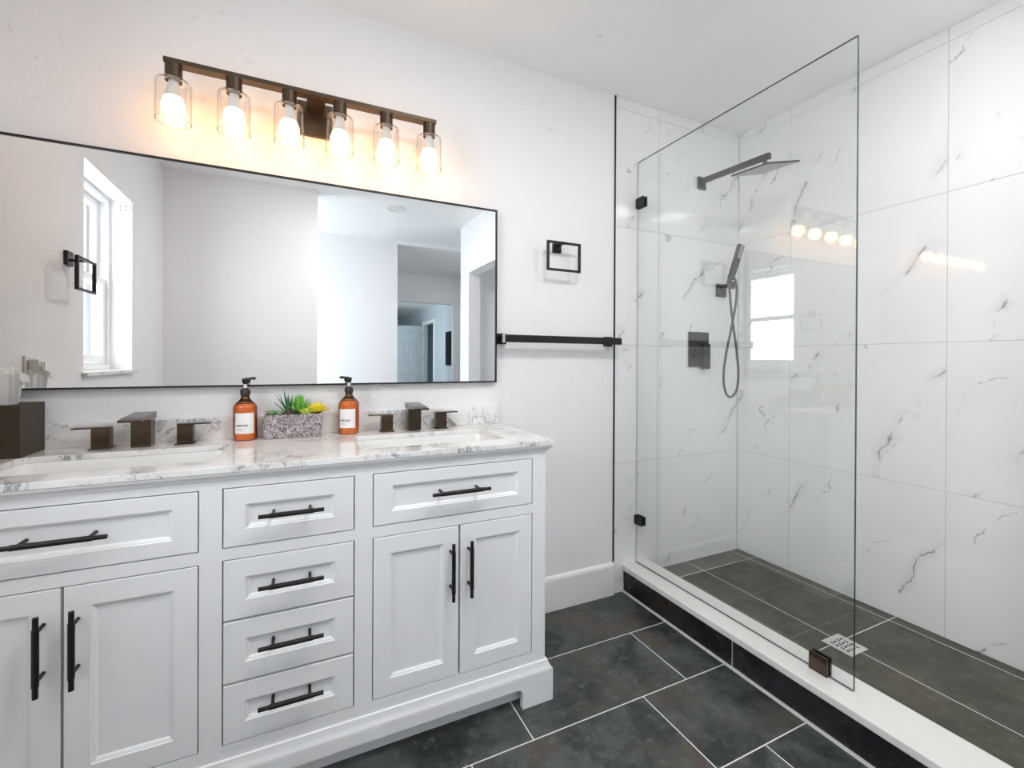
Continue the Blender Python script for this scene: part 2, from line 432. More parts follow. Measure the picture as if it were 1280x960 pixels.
# far room past the hall
struct('wall_far_room', B(((2.9, -11, 0), (3.0, -7.85, 3.2)), ((2.9, -7.85, 2.03), (3.0, -6.9, 3.2)), ((2.9, -6.9, 0), (3.0, -3.1, 3.2)), ((0.2, -11.1, 0), (3.0, -11, 3.2)),
                        ((0.1, -11.1, 0), (0.2, -3.0, 3.2)), ((3.0, -8.6, 0), (3.9, -8.5, 3.2)), ((3.8, -8.5, 0), (3.9, -6.2, 3.2)), ((3.0, -6.2, 0), (3.9, -6.1, 3.2))), M_GREY)
struct('wall_nook', B(((2.4, -4.27, 0), (2.5, -3.1, 2.44)),), M_GREY)
struct('ceiling', B(((XL - 0.2, -1.45, CH), (XR + 0.1, YB + 0.1, CH + 0.1)), ((0.981, -2.999, 2.405), (XR + 0.1, -1.4505, 2.54))), M_CEIL)
struct('ceiling_far_room', B(((0.1, -11.1, 2.44), (3.9, -3.1, 2.54))), M_CEIL)

# floor: porcelain tiles in running rows over white grout
def tiled(rects, to3, grout_rects, gap, thick, mats, bev=0.0008, gd=0.0012):
    bm = bmesh.new(); h = gap / 2
    for u0, v0, u1, v1 in rects:
        if u1 - u0 < 0.004 or v1 - v0 < 0.004: continue
        loft(bm, [[to3(u, v, -thick) for u, v in ((u0 + h, v0 + h), (u1 - h, v0 + h), (u1 - h, v1 - h), (u0 + h, v1 - h))],
                  [to3(u, v, -bev) for u, v in ((u0 + h, v0 + h), (u1 - h, v0 + h), (u1 - h, v1 - h), (u0 + h, v1 - h))],
                  [to3(u, v, 0) for u, v in ((u0 + h + bev, v0 + h + bev), (u1 - h - bev, v0 + h + bev), (u1 - h - bev, v1 - h - bev), (u0 + h + bev, v1 - h - bev))]])
    for u0, v0, u1, v1, d in grout_rects:
        loft(bm, [[to3(u, v, -thick - d) for u, v in ((u0, v0), (u1, v0), (u1, v1), (u0, v1))], [to3(u, v, -gd) for u, v in ((u0, v0), (u1, v0), (u1, v1), (u0, v1))]], mi=1)
    return bm
offs = {2: 0.226, 1: 0.026, 0: 0.446, -1: 0.023, -2: 0.24, -3: 0.43, -4: 0.03, -5: 0.226, -6: 0.446, -7: 0.03, -8: 0.24, -9: 0.446, -10: 0.03, -11: 0.24, -12: 0.44, -13: 0.03, -14: 0.2}
rects = []
for k, of in offs.items():
    y0, y1 = 0.897 + 0.3055 * k, 0.897 + 0.3055 * (k + 1)
    xa, xb = XL, 1.463
    if k < 1: xb = XR if y1 < 0.29 else 1.463
    if k == 2: y1 = YB
    y0 = max(y0, -3.0)
    x = xa; j = math.floor((xa - of) / 0.62) + 1
    while x < xb - 1e-6:
        nx = min(of + 0.62 * j, xb); j += 1
        if nx - x > 0.01: rects.append((x, y0, nx, y1))
        x = nx
up = lambda u, v, d: (u, v, d)
struct('floor', tiled(rects, up, [(XL - 0.2, -3.1, XR + 0.1, YB + 0.1, 0.05)], 0.0040, 0.006, None, 0.0004, 0.0004), [M_SLATE, M_FGROUT])
struct('floor_far_room', B(((0.1, -11.1, -0.06), (3.9, -3.1, 0))), M_SLATE2)

# shower floor, 7 cm above the room floor
SZ = 0.070
ys = [0.28, 0.41, 1.035, 1.68, YB]; xs = [1.615, 1.885, 2.225, XR]
DR = (1.817, 0.957, 1.923, 1.063)
rr = []
for i in range(3):
    for j in range(4): rr.append((xs[i], ys[j], xs[i + 1], ys[j + 1]))
struct('floor_shower', tiled(rr, lambda u, v, d: (u, v, SZ + d), [(1.615, 0.28, XR, YB, 0.05)], 0.004, 0.006, None, 0.0004, 0.0003), [M_SLATE2, M_FGROUT])

# marble tile cladding of the shower
zs = [SZ, 0.637, 1.220, 1.803, 2.386, CH]
rr = [(a, zs[j], b, zs[j + 1]) for j in range(5) for a, b in ((0.28, 0.875), (0.875, 1.497), (1.497, YB))]
struct('wall_shower_right', tiled(rr, lambda u, v, d: (XR - 0.012 - d + 0.006, u, v), [(0.28, SZ, YB, CH, 0.0)], 0.0018, 0.0055, None), [M_MARBLE, M_WGROUT])
zb = [0.0, 0.054, 0.637, 1.220, 1.803, 2.386, CH]
rr = [(a, zb[j], b, zb[j + 1]) for j in range(6) for a, b in ((1.405, 1.685), (1.685, XR - 0.0065))]
struct('wall_shower_back', tiled(rr, lambda u, v, d: (u, YB + 0.0005 - d, v), [(1.405, 0, XR - 0.0065, CH, 0.09)], 0.0018, 0.0055, None), [M_MARBLE, M_WGROUT])
rr = [(a, zs[j], b, zs[j + 1]) for j in range(5) for a, b in ((1.62, 1.9), (1.9, XR - 0.012))]
struct('wall_shower_front', tiled(rr, lambda u, v, d: (u, 0.288 + d, v), [(1.62, SZ, XR - 0.012, CH, 0.0)], 0.0018, 0.0055, None), [M_MARBLE, M_WGROUT])
# black metal edge strip between paint and tile
struct('trim_1', B(((1.398, YB - 0.004, 0.162), (1.4055, YB + 0.02, CH))), M_BLACK)
# curb
cb = sempty('shower_curb', (1.54, 1.04, 0))
rr = [(0.28, 0.004, 0.567, 0.104), (0.567, 0.004, 1.175, 0.104), (1.175, 0.004, YB, 0.104)]
obj('curb_face', tiled(rr, lambda u, v, d: (1.4655 - d, u, v), [(0.28, 0, YB, 0.104, 0.14)], 0.003, 0.006, None), [M_SLATE3, M_FGROUT], cb)
obj('curb_cap', B(((1.4595, 0.28, 0.1045), (1.622, YB - 0.0005, 0.130))), simple('white engineered stone', (0.80, 0.79, 0.77), 0.25, var=0.02), cb, bevel=0.003)
struct('trim_2', B(((1.4555, 0.28, 0.0), (1.4625, YB, 0.0035))), M_FGROUT)
# baseboard on the back wall between vanity and shower
bm = bmesh.new()
loft(bm, [[(x, YB - 0.0, 0), (x, YB - 0.014, 0), (x, YB - 0.014, 0.140), (x, YB - 0.010, 0.150), (x, YB - 0.004, 0.156), (x, YB, 0.156)] for x in (0.80, 1.398)])
struct('baseboard_back', bm, M_TRIM)
bm = bmesh.new()
for a, b in ((-0.24, 1.3),):
    loft(bm, [[(XL, y, 0), (XL + 0.014, y, 0), (XL + 0.014, y, 0.14), (XL + 0.01, y, 0.15), (XL, y, 0.156)] for y in (a, b)])
struct('baseboard_left', bm, M_TRIM)

# ------------------------------------------------------------------ windows
def window(name, W, xin, xsill):
    y0, y1, z0, z1 = W
    wn = sempty(name, (xin, (y0 + y1) / 2, z0))
    fr = 0.028; x0, x1 = xin - 0.075, xin
    def ring(bm, a, b, c, d, wdt, xa, xb):
        box(bm, (xa, a, c), (xb, a + wdt, d)); box(bm, (xa, b - wdt, c), (xb, b, d))
        box(bm, (xa, a + wdt, c), (xb, b - wdt, c + wdt)); box(bm, (xa, a + wdt, d - wdt), (xb, b - wdt, d))
    bm = bmesh.new(); ring(bm, y0, y1, z0 + 0.018, z1, fr, x0, x1)
    box(bm, (x0, y0 + fr, z0 + 0.046), (x1 - 0.012, y1 - fr, z0 + 0.058))
    obj('window_frame', bm, M_VINYL, wn, bevel=0.002)
    zm = (z0 + z1) / 2 + 0.015
    a, b = y0 + fr, y1 - fr
    bm = bmesh.new(); ring(bm, a + 0.001, b - 0.001, z0 + 0.059, zm + 0.018, 0.036, xin - 0.036, xin - 0.010); lo = obj('sash', bm, M_VINYL, wn, bevel=0.002)
    obj('sash_lock', B(((xin - 0.034, (a + b) / 2 - 0.02, zm + 0.018), (xin - 0.014, (a + b) / 2 + 0.02, zm + 0.026)), ((xin - 0.030, (a + b) / 2 - 0.006, zm + 0.026), (xin - 0.006, (a + b) / 2 + 0.006, zm + 0.032))), M_VINYL, lo, bevel=0.002)
    obj('pane', B(((xin - 0.025, a + 0.035, z0 + 0.094), (xin - 0.021, b - 0.035, zm - 0.016))), M_WPANE, lo)
    bm = bmesh.new(); ring(bm, a + 0.001, b - 0.001, zm - 0.018, z1 - fr - 0.001, 0.034, xin - 0.066, xin - 0.040); hi = obj('sash', bm, M_VINYL, wn, bevel=0.002)
    obj('pane', B(((xin - 0.055, a + 0.033, zm + 0.014), (xin - 0.051, b - 0.033, z1 - fr - 0.033))), M_WPANE, hi)
    obj('screen_track', B(((xin - 0.100, y0 + 0.0005, z0 + 0.02), (xin - 0.0755, y0 + 0.075, z1 - 0.001)), ((xin - 0.100, y1 - 0.075, z0 + 0.02), (xin - 0.0755, y1 - 0.0005, z1 - 0.001))), simple('grey aluminium track', (0.25, 0.27, 0.29), 0.5), wn)
    obj('window_sill', B(((xin - 0.075, y0 + 0.0005, z0), (XL, y1 - 0.0005, z0 + 0.018)), ((XL, y0 - 0.018, z0), (xsill, y1 + 0.018, z0 + 0.018))), M_SILL, wn, bevel=0.002)
    return wn
window('window_1', (W1[0], W1[1], W1[2], W1[3]), -0.925, -0.808)
window('window_added', W2, -0.925, -0.808)  # added window behind the closet wall, unseen, there to light the alcove

# ================================================================== VANITY
VC = -0.012
X0, X1, YF = VC - 0.769, VC + 0.769, 1.335
van = thing('vanity_cabinet', 'white double vanity cabinet with inset drawers and doors and black bar pulls', 'vanity', (VC, 1.56, 0))
secs_r = (0.194, 0.708); secs_l = (2 * VC - 0.708, 2 * VC - 0.194); secs_m = (-0.170, 0.146)
holes = []
for a, b in (secs_r, secs_l):
    holes += [(a, 0.664, b, 0.817), (a, 0.168, b, 0.634)]
holes += [(secs_m[0], 0.664, secs_m[1], 0.817), (secs_m[0], 0.168, secs_m[1], 0.636)]
rc = lambda a, c, b, d: [(a, c), (b, c), (b, d), (a, d)]
bm = plate_holes(rc(X0, 0.12, X1, 0.838), [rc(*h) for h in holes], lambda u, v, d: (u, YF + d, v), 0.022)
box(bm, (X0, YF + 0.022, 0.0), (X0 + 0.018, 1.798, 0.838)); box(bm, (X1 - 0.018, YF + 0.022, 0.0), (X1, 1.798, 0.838))
box(bm, (X0 + 0.018, 1.786, 0.10), (X1 - 0.018, 1.798, 0.838)); box(bm, (X0 + 0.018, YF + 0.022, 0.10), (X1 - 0.018, 1.786, 0.118))
for xv in (-0.20, 0.170): box(bm, (xv - 0.008, YF + 0.022, 0.118), (xv + 0.008, 1.786, 0.72))
obj('carcass', bm, M_CAB, van)
# crown under the worktop and base moulding
def rect_rings(prof, ex, ey):
    return [[(X0 - e * ex, YF - e * ey, z), (X1 + e * ex, YF - e * ey, z), (X1 + e * ex, 1.799, z), (X0 - e * ex, 1.799, z)] for e, z in prof]
bm = bmesh.new(); rr_ = rect_rings([(0.0, 0.838), (0.25, 0.8385), (0.30, 0.8415), (0.38, 0.8445), (0.52, 0.8475), (0.74, 0.8495), (0.86, 0.8515), (0.92, 0.854), (0.94, 0.8585)], 0.019, 0.017)
ins = lambda z: [(X0 + 0.018, YF + 0.022, z), (X1 - 0.018, YF + 0.022, z), (X1 - 0.018, 1.782, z), (X0 + 0.018, 1.782, z)]
loft(bm, rr_ + [ins(0.8585), ins(0.838), rr_[0]], cap0=False, cap1=False)
bmesh.ops.remove_doubles(bm, verts=bm.verts, dist=1e-6)
obj('crown_moulding', bm, M_CAB, van, bevel=0.0008)
bx, by = 0.025, 0.013
bm = bmesh.new()
P = rect_rings([(0.0, 0.136), (0.35, 0.134), (0.42, 0.128), (0.60, 0.118), (0.95, 0.106), (1.0, 0.100), (1.0, 0.094)], bx, by)
R = [[Vector(p) for p in L] for L in P]
loft(bm, [[tuple(p) for p in L] for L in R], cap0=True, cap1=True)
xa, xb, yf = X0 - bx, X1 + bx, YF - by
def arch(u0, u1, foot, top, zarch, r=0.02):
    pts = [(u0, 0.0), (u0 + foot, 0.0), (u0 + foot, zarch - r)]
    for i in range(1, 7):
        a = PI - PI / 2 * i / 6; pts.append((u0 + foot + r + r * math.cos(a), zarch - r + r * math.sin(a)))
    for i in range(0, 6):
        a = PI / 2 - PI / 2 * i / 6; pts.append((u1 - foot - r + r * math.cos(a), zarch - r + r * math.sin(a)))
    pts += [(u1 - foot, zarch - r), (u1 - foot, 0.0), (u1, 0.0), (u1, top), (u0, top)]
    return pts
def extr(bm, pts, to3, d):
    a = [bm.verts.new(to3(u, v, 0)) for u, v in pts]; b = [bm.verts.new(to3(u, v, d)) for u, v in pts]
    bm.faces.new(a); bm.faces.new(b[::-1])
    for i in range(len(a)): bm.faces.new((a[i], b[i], b[(i + 1) % len(a)], a[(i + 1) % len(a)]))
extr(bm, arch(xa, xb, 0.113, 0.094, 0.067), lambda u, v, d: (u, yf + d, v), 0.02)
extr(bm, arch(yf + 0.02, 1.799, 0.09, 0.094, 0.067), lambda u, v, d: (xb - d, u, v), 0.02)
extr(bm, arch(yf + 0.02, 1.799, 0.09, 0.094, 0.067), lambda u, v, d: (xa + d, u, v), 0.02)
obj('base_skirt', bm, M_CAB, van)
obj('toe_board', B(((X0 + 0.02, 1.372, 0), (X1 - 0.02, 1.388, 0.10))), M_CAB, van)

def front_panel(x0, x1, z0, z1, inset_x, inset_z):
    g = 0.0031; bm = bmesh.new()
    x0 += g; x1 -= g; z0 += g; z1 -= g
    def L(ix, iz, y): return [(x0 + ix, YF + y, z0 + iz), (x1 - ix, YF + y, z0 + iz), (x1 - ix, YF + y, z1 - iz), (x0 + ix, YF + y, z1 - iz)]
    loft(bm, [L(0, 0, 0.0205), L(0, 0, 0.0012), L(0.0012, 0.0012, 0), L(inset_x, inset_z, 0), L(inset_x + .0012, inset_z + .0012, 0.0030), L(inset_x + 0.004, inset_z + 0.004, 0.0036),
              L(inset_x + 0.008, inset_z + 0.008, 0.0062), L(inset_x + 0.0095, inset_z + 0.0095, 0.0090)])
    return bm
def pull(parent, c, length, axis, standoff_y=0.036, post=None):
    """bar pull: bar with slimmer ends, two posts"""
    bm = bmesh.new(); x, z = c; y = YF - 0.035; h = length / 2; p = post or h - 0.033
    d = Vector((1, 0, 0)) if axis == 'x' else Vector((0, 0, 1)); cc = Vector((x, y, z))
    tube(bm, cc - d * h, cc - d * (p + 0.008), 0.0052, n=20); tube(bm, cc + d * (p + 0.008), cc + d * h, 0.0052, n=20)
    tube(bm, cc - d * (p + 0.008), cc + d * (p + 0.008), 0.0064, n=20)
    for s in (-1, 1):
        q = cc + d * p * s
        tube(bm, q, (q.x, YF + 0.0015 + 0.008 * (axis == 'x'), q.z), 0.0042, n=16)
    return obj('handle', bm, M_BLACK, parent, smooth=40)
def drawer(x0, x1, z0, z1, ix, iz, length, hz=None):
    d = obj('drawer', front_panel(x0, x1, z0, z1, ix, iz), M_CAB, van)
    pull(d, ((x0 + x1) / 2, hz or (z0 + z1) / 2 + 0.004), length, 'x')
    return d
def door(x0, x1, z0, z1, hx):
    d = obj('door', front_panel(x0, x1, z0, z1, 0.047, 0.048), M_CAB, van)
    pull(d, (hx, 0.504), 0.172, 'z')
    return d
for (a, b) in (secs_r, secs_l):
    drawer(a, b, 0.664, 0.817, 0.050, 0.036, 0.183)
    mid = (a + b) / 2 + 0.003
    mm = mid
    door(a, mm, 0.168, 0.634, mm - 0.030); door(mm, b, 0.168, 0.634, mm + 0.028)
drawer(secs_m[0], secs_m[1], 0.664, 0.817, 0.048, 0.042, 0.153)
for z0, z1, hz in ((0.479, 0.636, 0.563), (0.320, 0.479, 0.410), (0.168, 0.320, 0.2585)):
    drawer(secs_m[0], secs_m[1], z0, z1, 0.048, 0.046, 0.153, hz)

# worktop with two undermount basins
TX0, TX1, TY0, TZ = VC - 0.792, VC + 0.792, 1.316, 0.875
sink_r = (0.172, 1.408, 0.645, 1.655); sink_l = (2 * VC - 0.645, 1.408, 2 * VC - 0.172, 1.655)
top = thing('countertop', 'white veined quartz worktop with two undermount sink cutouts on the vanity', 'countertop', (VC, 1.56, 0.859))
bm = plate_holes(rc(TX0, TY0, TX1, 1.799), [rrect(*sink_r, 0.024), rrect(*sink_l, 0.024)], lambda u, v, d: (u, v, TZ - d), 0.0162)
obj('slab', bm, M_QUARTZ, top, bevel=0.0012)
obj('backsplash', B(((TX0, 1.779, TZ + 0.0002), (0.774, 1.799, 0.947))), M_QUARTZ, top, bevel=0.001)
for s, side in ((sink_r, 'right of the planter'), (sink_l, 'left of the planter')):
    x0, y0, x1, y1 = s
    bs = thing('sink_basin', 'white rectangular undermount sink basin ' + side, 'sink', ((x0 + x1) / 2, (y0 + y1) / 2, 0.74), 'undermount basins in the worktop')
    def RL(e, z, r): return [(a, b, z) for a, b in rrect(x0 + e, y0 + e, x1 - e, y1 - e, r)]
    bm = bmesh.new()
    loft(bm, [RL(-0.014, 0.8585, 0.03), RL(-0.014, 0.846, 0.03), RL(0.002, 0.76, 0.03), RL(0.03, 0.735, 0.04), RL(0.034, 0.745, 0.03), RL(0.012, 0.765, 0.03), RL(0.003, 0.845, 0.026), RL(0.0, 0.8585, 0.024)], cap0=False, cap1=False)
    R2 = [[(a, b, z) for a, b in rrect(x0 + 0.034, y0 + 0.034, x1 - 0.034, y1 - 0.034, 0.03)] for z in (0.745,)]
    vs = [bm.verts.new(p) for p in R2[0]]; bm.faces.new(vs)
    bmesh.ops.remove_doubles(bm, verts=bm.verts, dist=1e-5)
    obj('bowl', bm, M_PORC, bs, smooth=40)
    bm = bmesh.new(); lathe(bm, [(0.0, 0.006), (0.012, 0.006), (0.013, 0.003), (0.021, 0.0025), (0.022, 0.0), (0, 0)], ((x0 + x1) / 2, (y0 + y1) / 2, 0.7455), 32)
    obj('sink_drain', bm, M_CHROME, bs, smooth=40)

# faucets
def faucet(cx, hl, hr, label):
    t = thing('faucet', label, 'faucet', (cx, 1.73, TZ), 'bronze widespread faucets')
    z = TZ + 0.0003
    bm = B(((cx - 0.0245, 1.705, z), (cx + 0.0245, 1.752, 0.957)))
    b = obj('spout', bm, M_BRONZE, t, bevel=0.0012)
    bm = bmesh.new()
    x0, x1 = cx - 0.027, cx + 0.027
    prof = [(1.600, 0.9625), (1.600, 0.9685), (1.640, 0.9725), (1.756, 0.9775), (1.756, 0.9575), (1.70, 0.9575), (1.64, 0.9635)]
    loft(bm, [[(x, y, zz) for y, zz in prof] for x in (x0, x1)])
    sp = obj('spout_plate', bm, M_BRONZE, b, bevel=0.0008)
    for hx, s in ((hl, -1), (hr, 1)):
        h = obj('handle', B(((hx - 0.021, 1.712, z + 0.004), (hx + 0.021, 1.746, 0.9355))), M_BRONZE, t, bevel=0.001)
        obj('base_plate', B(((hx - 0.026, 1.706, z), (hx + 0.026, 1.752, z + 0.004))), M_BRONZE, h, bevel=0.001)
        xo = hx + s * 0.066; xi = hx - s * 0.021
        obj('lever', B(((min(xi, xo), 1.712, 0.9358), (max(xi, xo), 1.746, 0.9405))), M_BRONZE, h, bevel=0.001)
    return t
faucet(-0.425, -0.522, -0.317, 'dark bronze two handle faucet beside the tissue box')
faucet(0.400, 0.300, 0.506, 'dark bronze two handle faucet behind the right basin')

# ------------------------------------------------------------------ mirror
mr = thing('mirror', 'wide rectangular wall mirror in a thin black frame above the vanity', 'mirror', (-0.017, 1.799, 1.05))
MX0, MX1, MZ0, MZ1 = -0.800, 0.766, 1.049, 1.780
fw = 0.0055
bm = B(((MX0, 1.775, MZ0), (MX0 + fw, 1.799, MZ1)), ((MX1 - fw, 1.775, MZ0), (MX1, 1.799, MZ1)), ((MX0 + fw, 1.775, MZ0), (MX1 - fw, 1.799, MZ0 + fw)), ((MX0 + fw, 1.775, MZ1 - fw), (MX1 - fw, 1.799, MZ1)))
obj('frame', bm, M_BLACK, mr)
obj('mirror_glass', B(((MX0 + fw, 1.780, MZ0 + fw), (MX1 - fw, 1.797, MZ1 - fw))), M_MIRROR, mr)

# ------------------------------------------------------------------ vanity light
vl = thing('vanity_light', 'bronze six lamp bar light with clear glass shades above the mirror', 'wall light', (0.05, 1.799, 2.0))
LY = 1.69
obj('mounting_plate', B(((-0.005, 1.786, 1.945), (0.113, 1.7995, 2.066))), M_BRONZE_L, vl, bevel=0.003)
obj('arm', B(((0.026, LY + 0.018, 2.030), (0.084, 1.786, 2.048))), M_BRONZE_L, vl, bevel=0.001)
obj('bar', B(((-0.3665, LY - 0.018, 2.032), (0.4695, LY + 0.018, 2.046))), M_BRONZE_L, vl, bevel=0.001)
for i in range(6):
    cx = -0.3435 + 0.158 * i
    bm = bmesh.new(); lathe(bm, [(0, 2.0315), (0.0225, 2.0315), (0.0225, 1.984), (0.0195, 1.982), (0.0195, 1.990), (0, 1.990)][::-1], (cx, LY, 0), 32)
    hd = obj('lamp_holder', bm, M_BRONZE_L, vl, smooth=40)
    bm = bmesh.new(); lathe(bm, [(0.0235, 2.003), (0.0235, 2.007), (0.0228, 2.007)], (cx, LY, 0), 32)
    R0 = 0.0465
    bm = bmesh.new(); lathe(bm, [(R0, 1.862), (R0, 1.978), (R0 - 0.003, 1.982), (0.0229, 1.984), (0.0229, 1.9815), (R0 - 0.004, 1.9795), (R0 - 0.0022, 1.977), (R0 - 0.0022, 1.862), (R0, 1.862)], (cx, LY, 0), 64)
    bmesh.ops.remove_doubles(bm, verts=bm.verts, dist=1e-6)
    gs = obj('glass_shade', bm, M_SHADE, hd, smooth=50)
    for f_ in gs.data.polygons:
        if all(abs(gs.data.vertices[v_].co.z - 1.862) < 1e-5 for v_ in f_.vertices): f_.material_index = 1
    gs.data.materials.append(M_RIM)
    bm = bmesh.new(); lathe(bm, [(0, 1.9335), (0.0235, 1.934), (0.0215, 1.945), (0.0165, 1.965), (0.0145, 1.975), (0.0135, 1.992), (0, 1.992)], (cx, LY, 0), 32)
    bl = obj('light_bulb', bm, M_PLASTIC, hd, smooth=40)
    bm = bmesh.new(); r = 0.031
    prof = [(0.0, 1.876)] + [(r * math.sin(a), 1.907 - r * math.cos(a)) for a in [PI * k / 20 for k in range(2, 13)]] + [(0.0238, 1.9332), (0, 1.9333)]
    lathe(bm, prof, (cx, LY, 0), 32)
    obj('lamp_globe', bm, M_BULB, hd, smooth=60)

# ------------------------------------------------------------------ towel ring, towel bar
def ring_geo(side):
    fr = bmesh.new(); w2, h2 = 0.0865, 0.0655
    if side == 'back':
        cx, cz, y = 1.0755, 1.606, 1.74
        T = lambda u, v, d: (cx + u, y + d, cz + v)
    else:
        cy, cz, x = 1.21, 1.470, -0.76
        T = lambda u, v, d: (x - d, cy + u, cz + v)
    t = 0.0095
    for a, b, c, d in ((-w2, -h2, w2, -h2 + t), (-w2, h2 - t, w2, h2), (-w2, -h2 + t, -w2 + t, h2 - t), (w2 - t, -h2 + t, w2, h2 - t)):
        L0 = [T(u, v, -0.006) for u, v in ((a, b), (c, b), (c, d), (a, d))]; L1 = [T(u, v, 0.006) for u, v in ((a, b), (c, b), (c, d), (a, d))]
        loft(fr, [L0, L1])
    return fr, T, h2
# back wall ring
t = thing('towel_ring', 'black square towel ring on the white wall between mirror and shower', 'towel ring', (1.075, 1.80, 1.6), 'square towel rings')
fr, T, h2 = ring_geo('back'); obj('ring', fr, M_BLACK, t, bevel=0.0008)
obj('mounting_block', B(((1.0490, 1.788, 1.634), (1.092, 1.7995, 1.676))), M_BLACK, t, bevel=0.001)
obj('post', B(((1.060, 1.734, 1.6625), (1.080, 1.788, 1.6705))), M_BLACK, t, bevel=0.001)
# left wall ring (seen in the mirror)
t = thing('towel_ring', 'dark square towel ring beside the window seen in the mirror', 'towel ring', (XL, 1.2, 1.5), 'square towel rings')
fr, T, h2 = ring_geo('left'); obj('ring', fr, M_BLACK, t, bevel=0.0008)
obj('mounting_block', B(((XL + 0.0005, 1.150, 1.510), (XL + 0.013, 1.204, 1.566))), M_BLACK, t, bevel=0.001)
obj('post', B(((XL + 0.013, 1.170, 1.5265), (-0.754, 1.190, 1.5350))), M_BLACK, t, bevel=0.001)

t = thing('towel_bar', 'long flat black towel bar between the mirror and the shower tile', 'towel bar', (1.08, 1.80, 1.235))
obj('bar', B(((0.782, 1.728, 1.219), (1.392, 1.740, 1.2505))), M_BLACK, t, bevel=0.001)
for xa_, xb_ in ((0.770, 0.816), (1.337, 1.383)):
    pp = obj('mounting_block', B(((xa_, 1.788, 1.212), (xb_, 1.7995, 1.258))), M_BLACK, t, bevel=0.001)
    obj('post', B(((xa_ + 0.010, 1.740, 1.2235), (xb_ - 0.008, 1.788, 1.247))), M_BLACK, pp, bevel=0.001)
obj('end_cap', B(((0.7755, 1.724, 1.2165), (0.782, 1.741, 1.2525))), M_STEEL, t, bevel=0.001)['label'] = 'steel end cap'

# ================================================================== SHOWER
GX = 1.545
gp = thing('shower_glass_panel', 'frameless fixed glass panel standing on the white shower curb', 'shower screen', (GX, 1.3, 0.13))
bm = bmesh.new()
v = box(bm, (GX - 0.0045, 0.807, 0.1325), (GX + 0.0045, 1.7975, 2.138))
bm.normal_update()
for f in bm.faces: f.material_index = 0 if abs(f.normal.x) > 0.5 or f.normal.y > 0.5 else 1
obj('glass_pane', bm, [M_GLASS, M_GEDGE], gp)
obj('silicone_bead', B(((GX - 0.003, 0.807, 0.1302), (GX + 0.003, 1.795, 0.1323)), ((GX - 0.003, 1.7977, 0.1325), (GX + 0.003, 1.7995, 2.138))), M_SILICONE, gp)
def clamp(name, y0, y1, z0, z1, leg=None, mt=None):
    bm = B(((GX - 0.014, y0, z0), (GX - 0.0055, y1, z1)), ((GX + 0.0055, y0, z0), (GX + 0.014, y1, z1)))
    if leg == 'wall': box(bm, (GX - 0.014, y1, z0), (GX + 0.014, 1.7995, z1))
    else: box(bm, (GX - 0.014, y0, 0.1302), (GX + 0.014, y1, z0))
    obj('glass_clamp', bm, M_BLACK if leg == 'wall' else M_BRONZE, gp, bevel=0.0015)
clamp('c', 1.745, 1.7960, 1.905, 1.955, 'wall'); clamp('c', 1.745, 1.7960, 0.325, 0.370, 'wall'); clamp('c', 0.878, 0.936, 0.1345, 0.190)

# rain head on a wall arm
M_GUN = simple('gunmetal', (0.040, 0.042, 0.040), 0.36, 0.5, var=0.06)
M_GUNH = simple('metal hose', (0.11, 0.11, 0.105), 0.36, 0.6, bump=(300, 0.3, 0.001))
sh = thing('rain_shower_head', 'square dark rain shower head on a straight arm from the tiled wall', 'shower head', (1.98, 1.80, 2.1))
obj('flange', B(((1.952, 1.791, 2.075), (2.010, 1.7995, 2.142))), M_GUN, sh, bevel=0.0015)
bm = bmesh.new(); loft(bm, [[(1.980 + a * 0.010, y, zc + b) for a, b in ((-1, -0.0135), (1, -0.0135), (1, 0.0135), (-1, 0.0135))] for y, zc in ((1.791, 2.118), (1.400, 2.099))])
obj('arm', bm, M_GUN, sh, bevel=0.0015)
HM = Euler((0.089, -0.201, -0.097), 'XYZ').to_matrix(); HC = Vector((1.976, 1.424, 2.047))
bm = bmesh.new(); tube(bm, (1.978, 1.424, 2.088), (1.977, 1.424, 2.060), 0.009, 0.011, 20); tube(bm, (1.977, 1.424, 2.060), HC + HM @ Vector((0, 0, 0.004)), 0.015, 0.017, 20)
obj('swivel_joint', bm, M_GUN, sh, smooth=40)
bm = bmesh.new(); s = 0.1
loft(bm, [[tuple(HC + HM @ Vector((a * e, b * e, z))) for a, b in ((-1, -1), (1, -1), (1, 1), (-1, 1))] for e, z in ((s - 0.002, -0.004), (s, -0.003), (s, 0.003), (s - 0.002, 0.004))])
hp = obj('head_plate', bm, M_GUN, sh)
bm = bmesh.new()
for i in range(9):
    u = -0.084 + 0.021 * i
    for a, b in (((u - 0.0050), (u + 0.0050)),):
        P8 = [HC + HM @ Vector(p) for p in ((a, -0.09, -0.0046), (b, -0.09, -0.0046), (b, 0.09, -0.0046), (a, 0.09, -0.0046), (a, -0.09, -0.0040), (b, -0.09, -0.0040), (b, 0.09, -0.0040), (a, 0.09, -0.0040))]
        vv = [bm.verts.new(p) for p in P8]
        for f in ((0, 3, 2, 1), (4, 5, 6, 7), (0, 1, 5, 4), (1, 2, 6, 5), (2, 3, 7, 6), (3, 0, 4, 7)): bm.faces.new([vv[k] for k in f])
obj('nozzle_rows', bm, simple('grey rubber nozzles', (0.78, 0.78, 0.78), 0.5), hp)

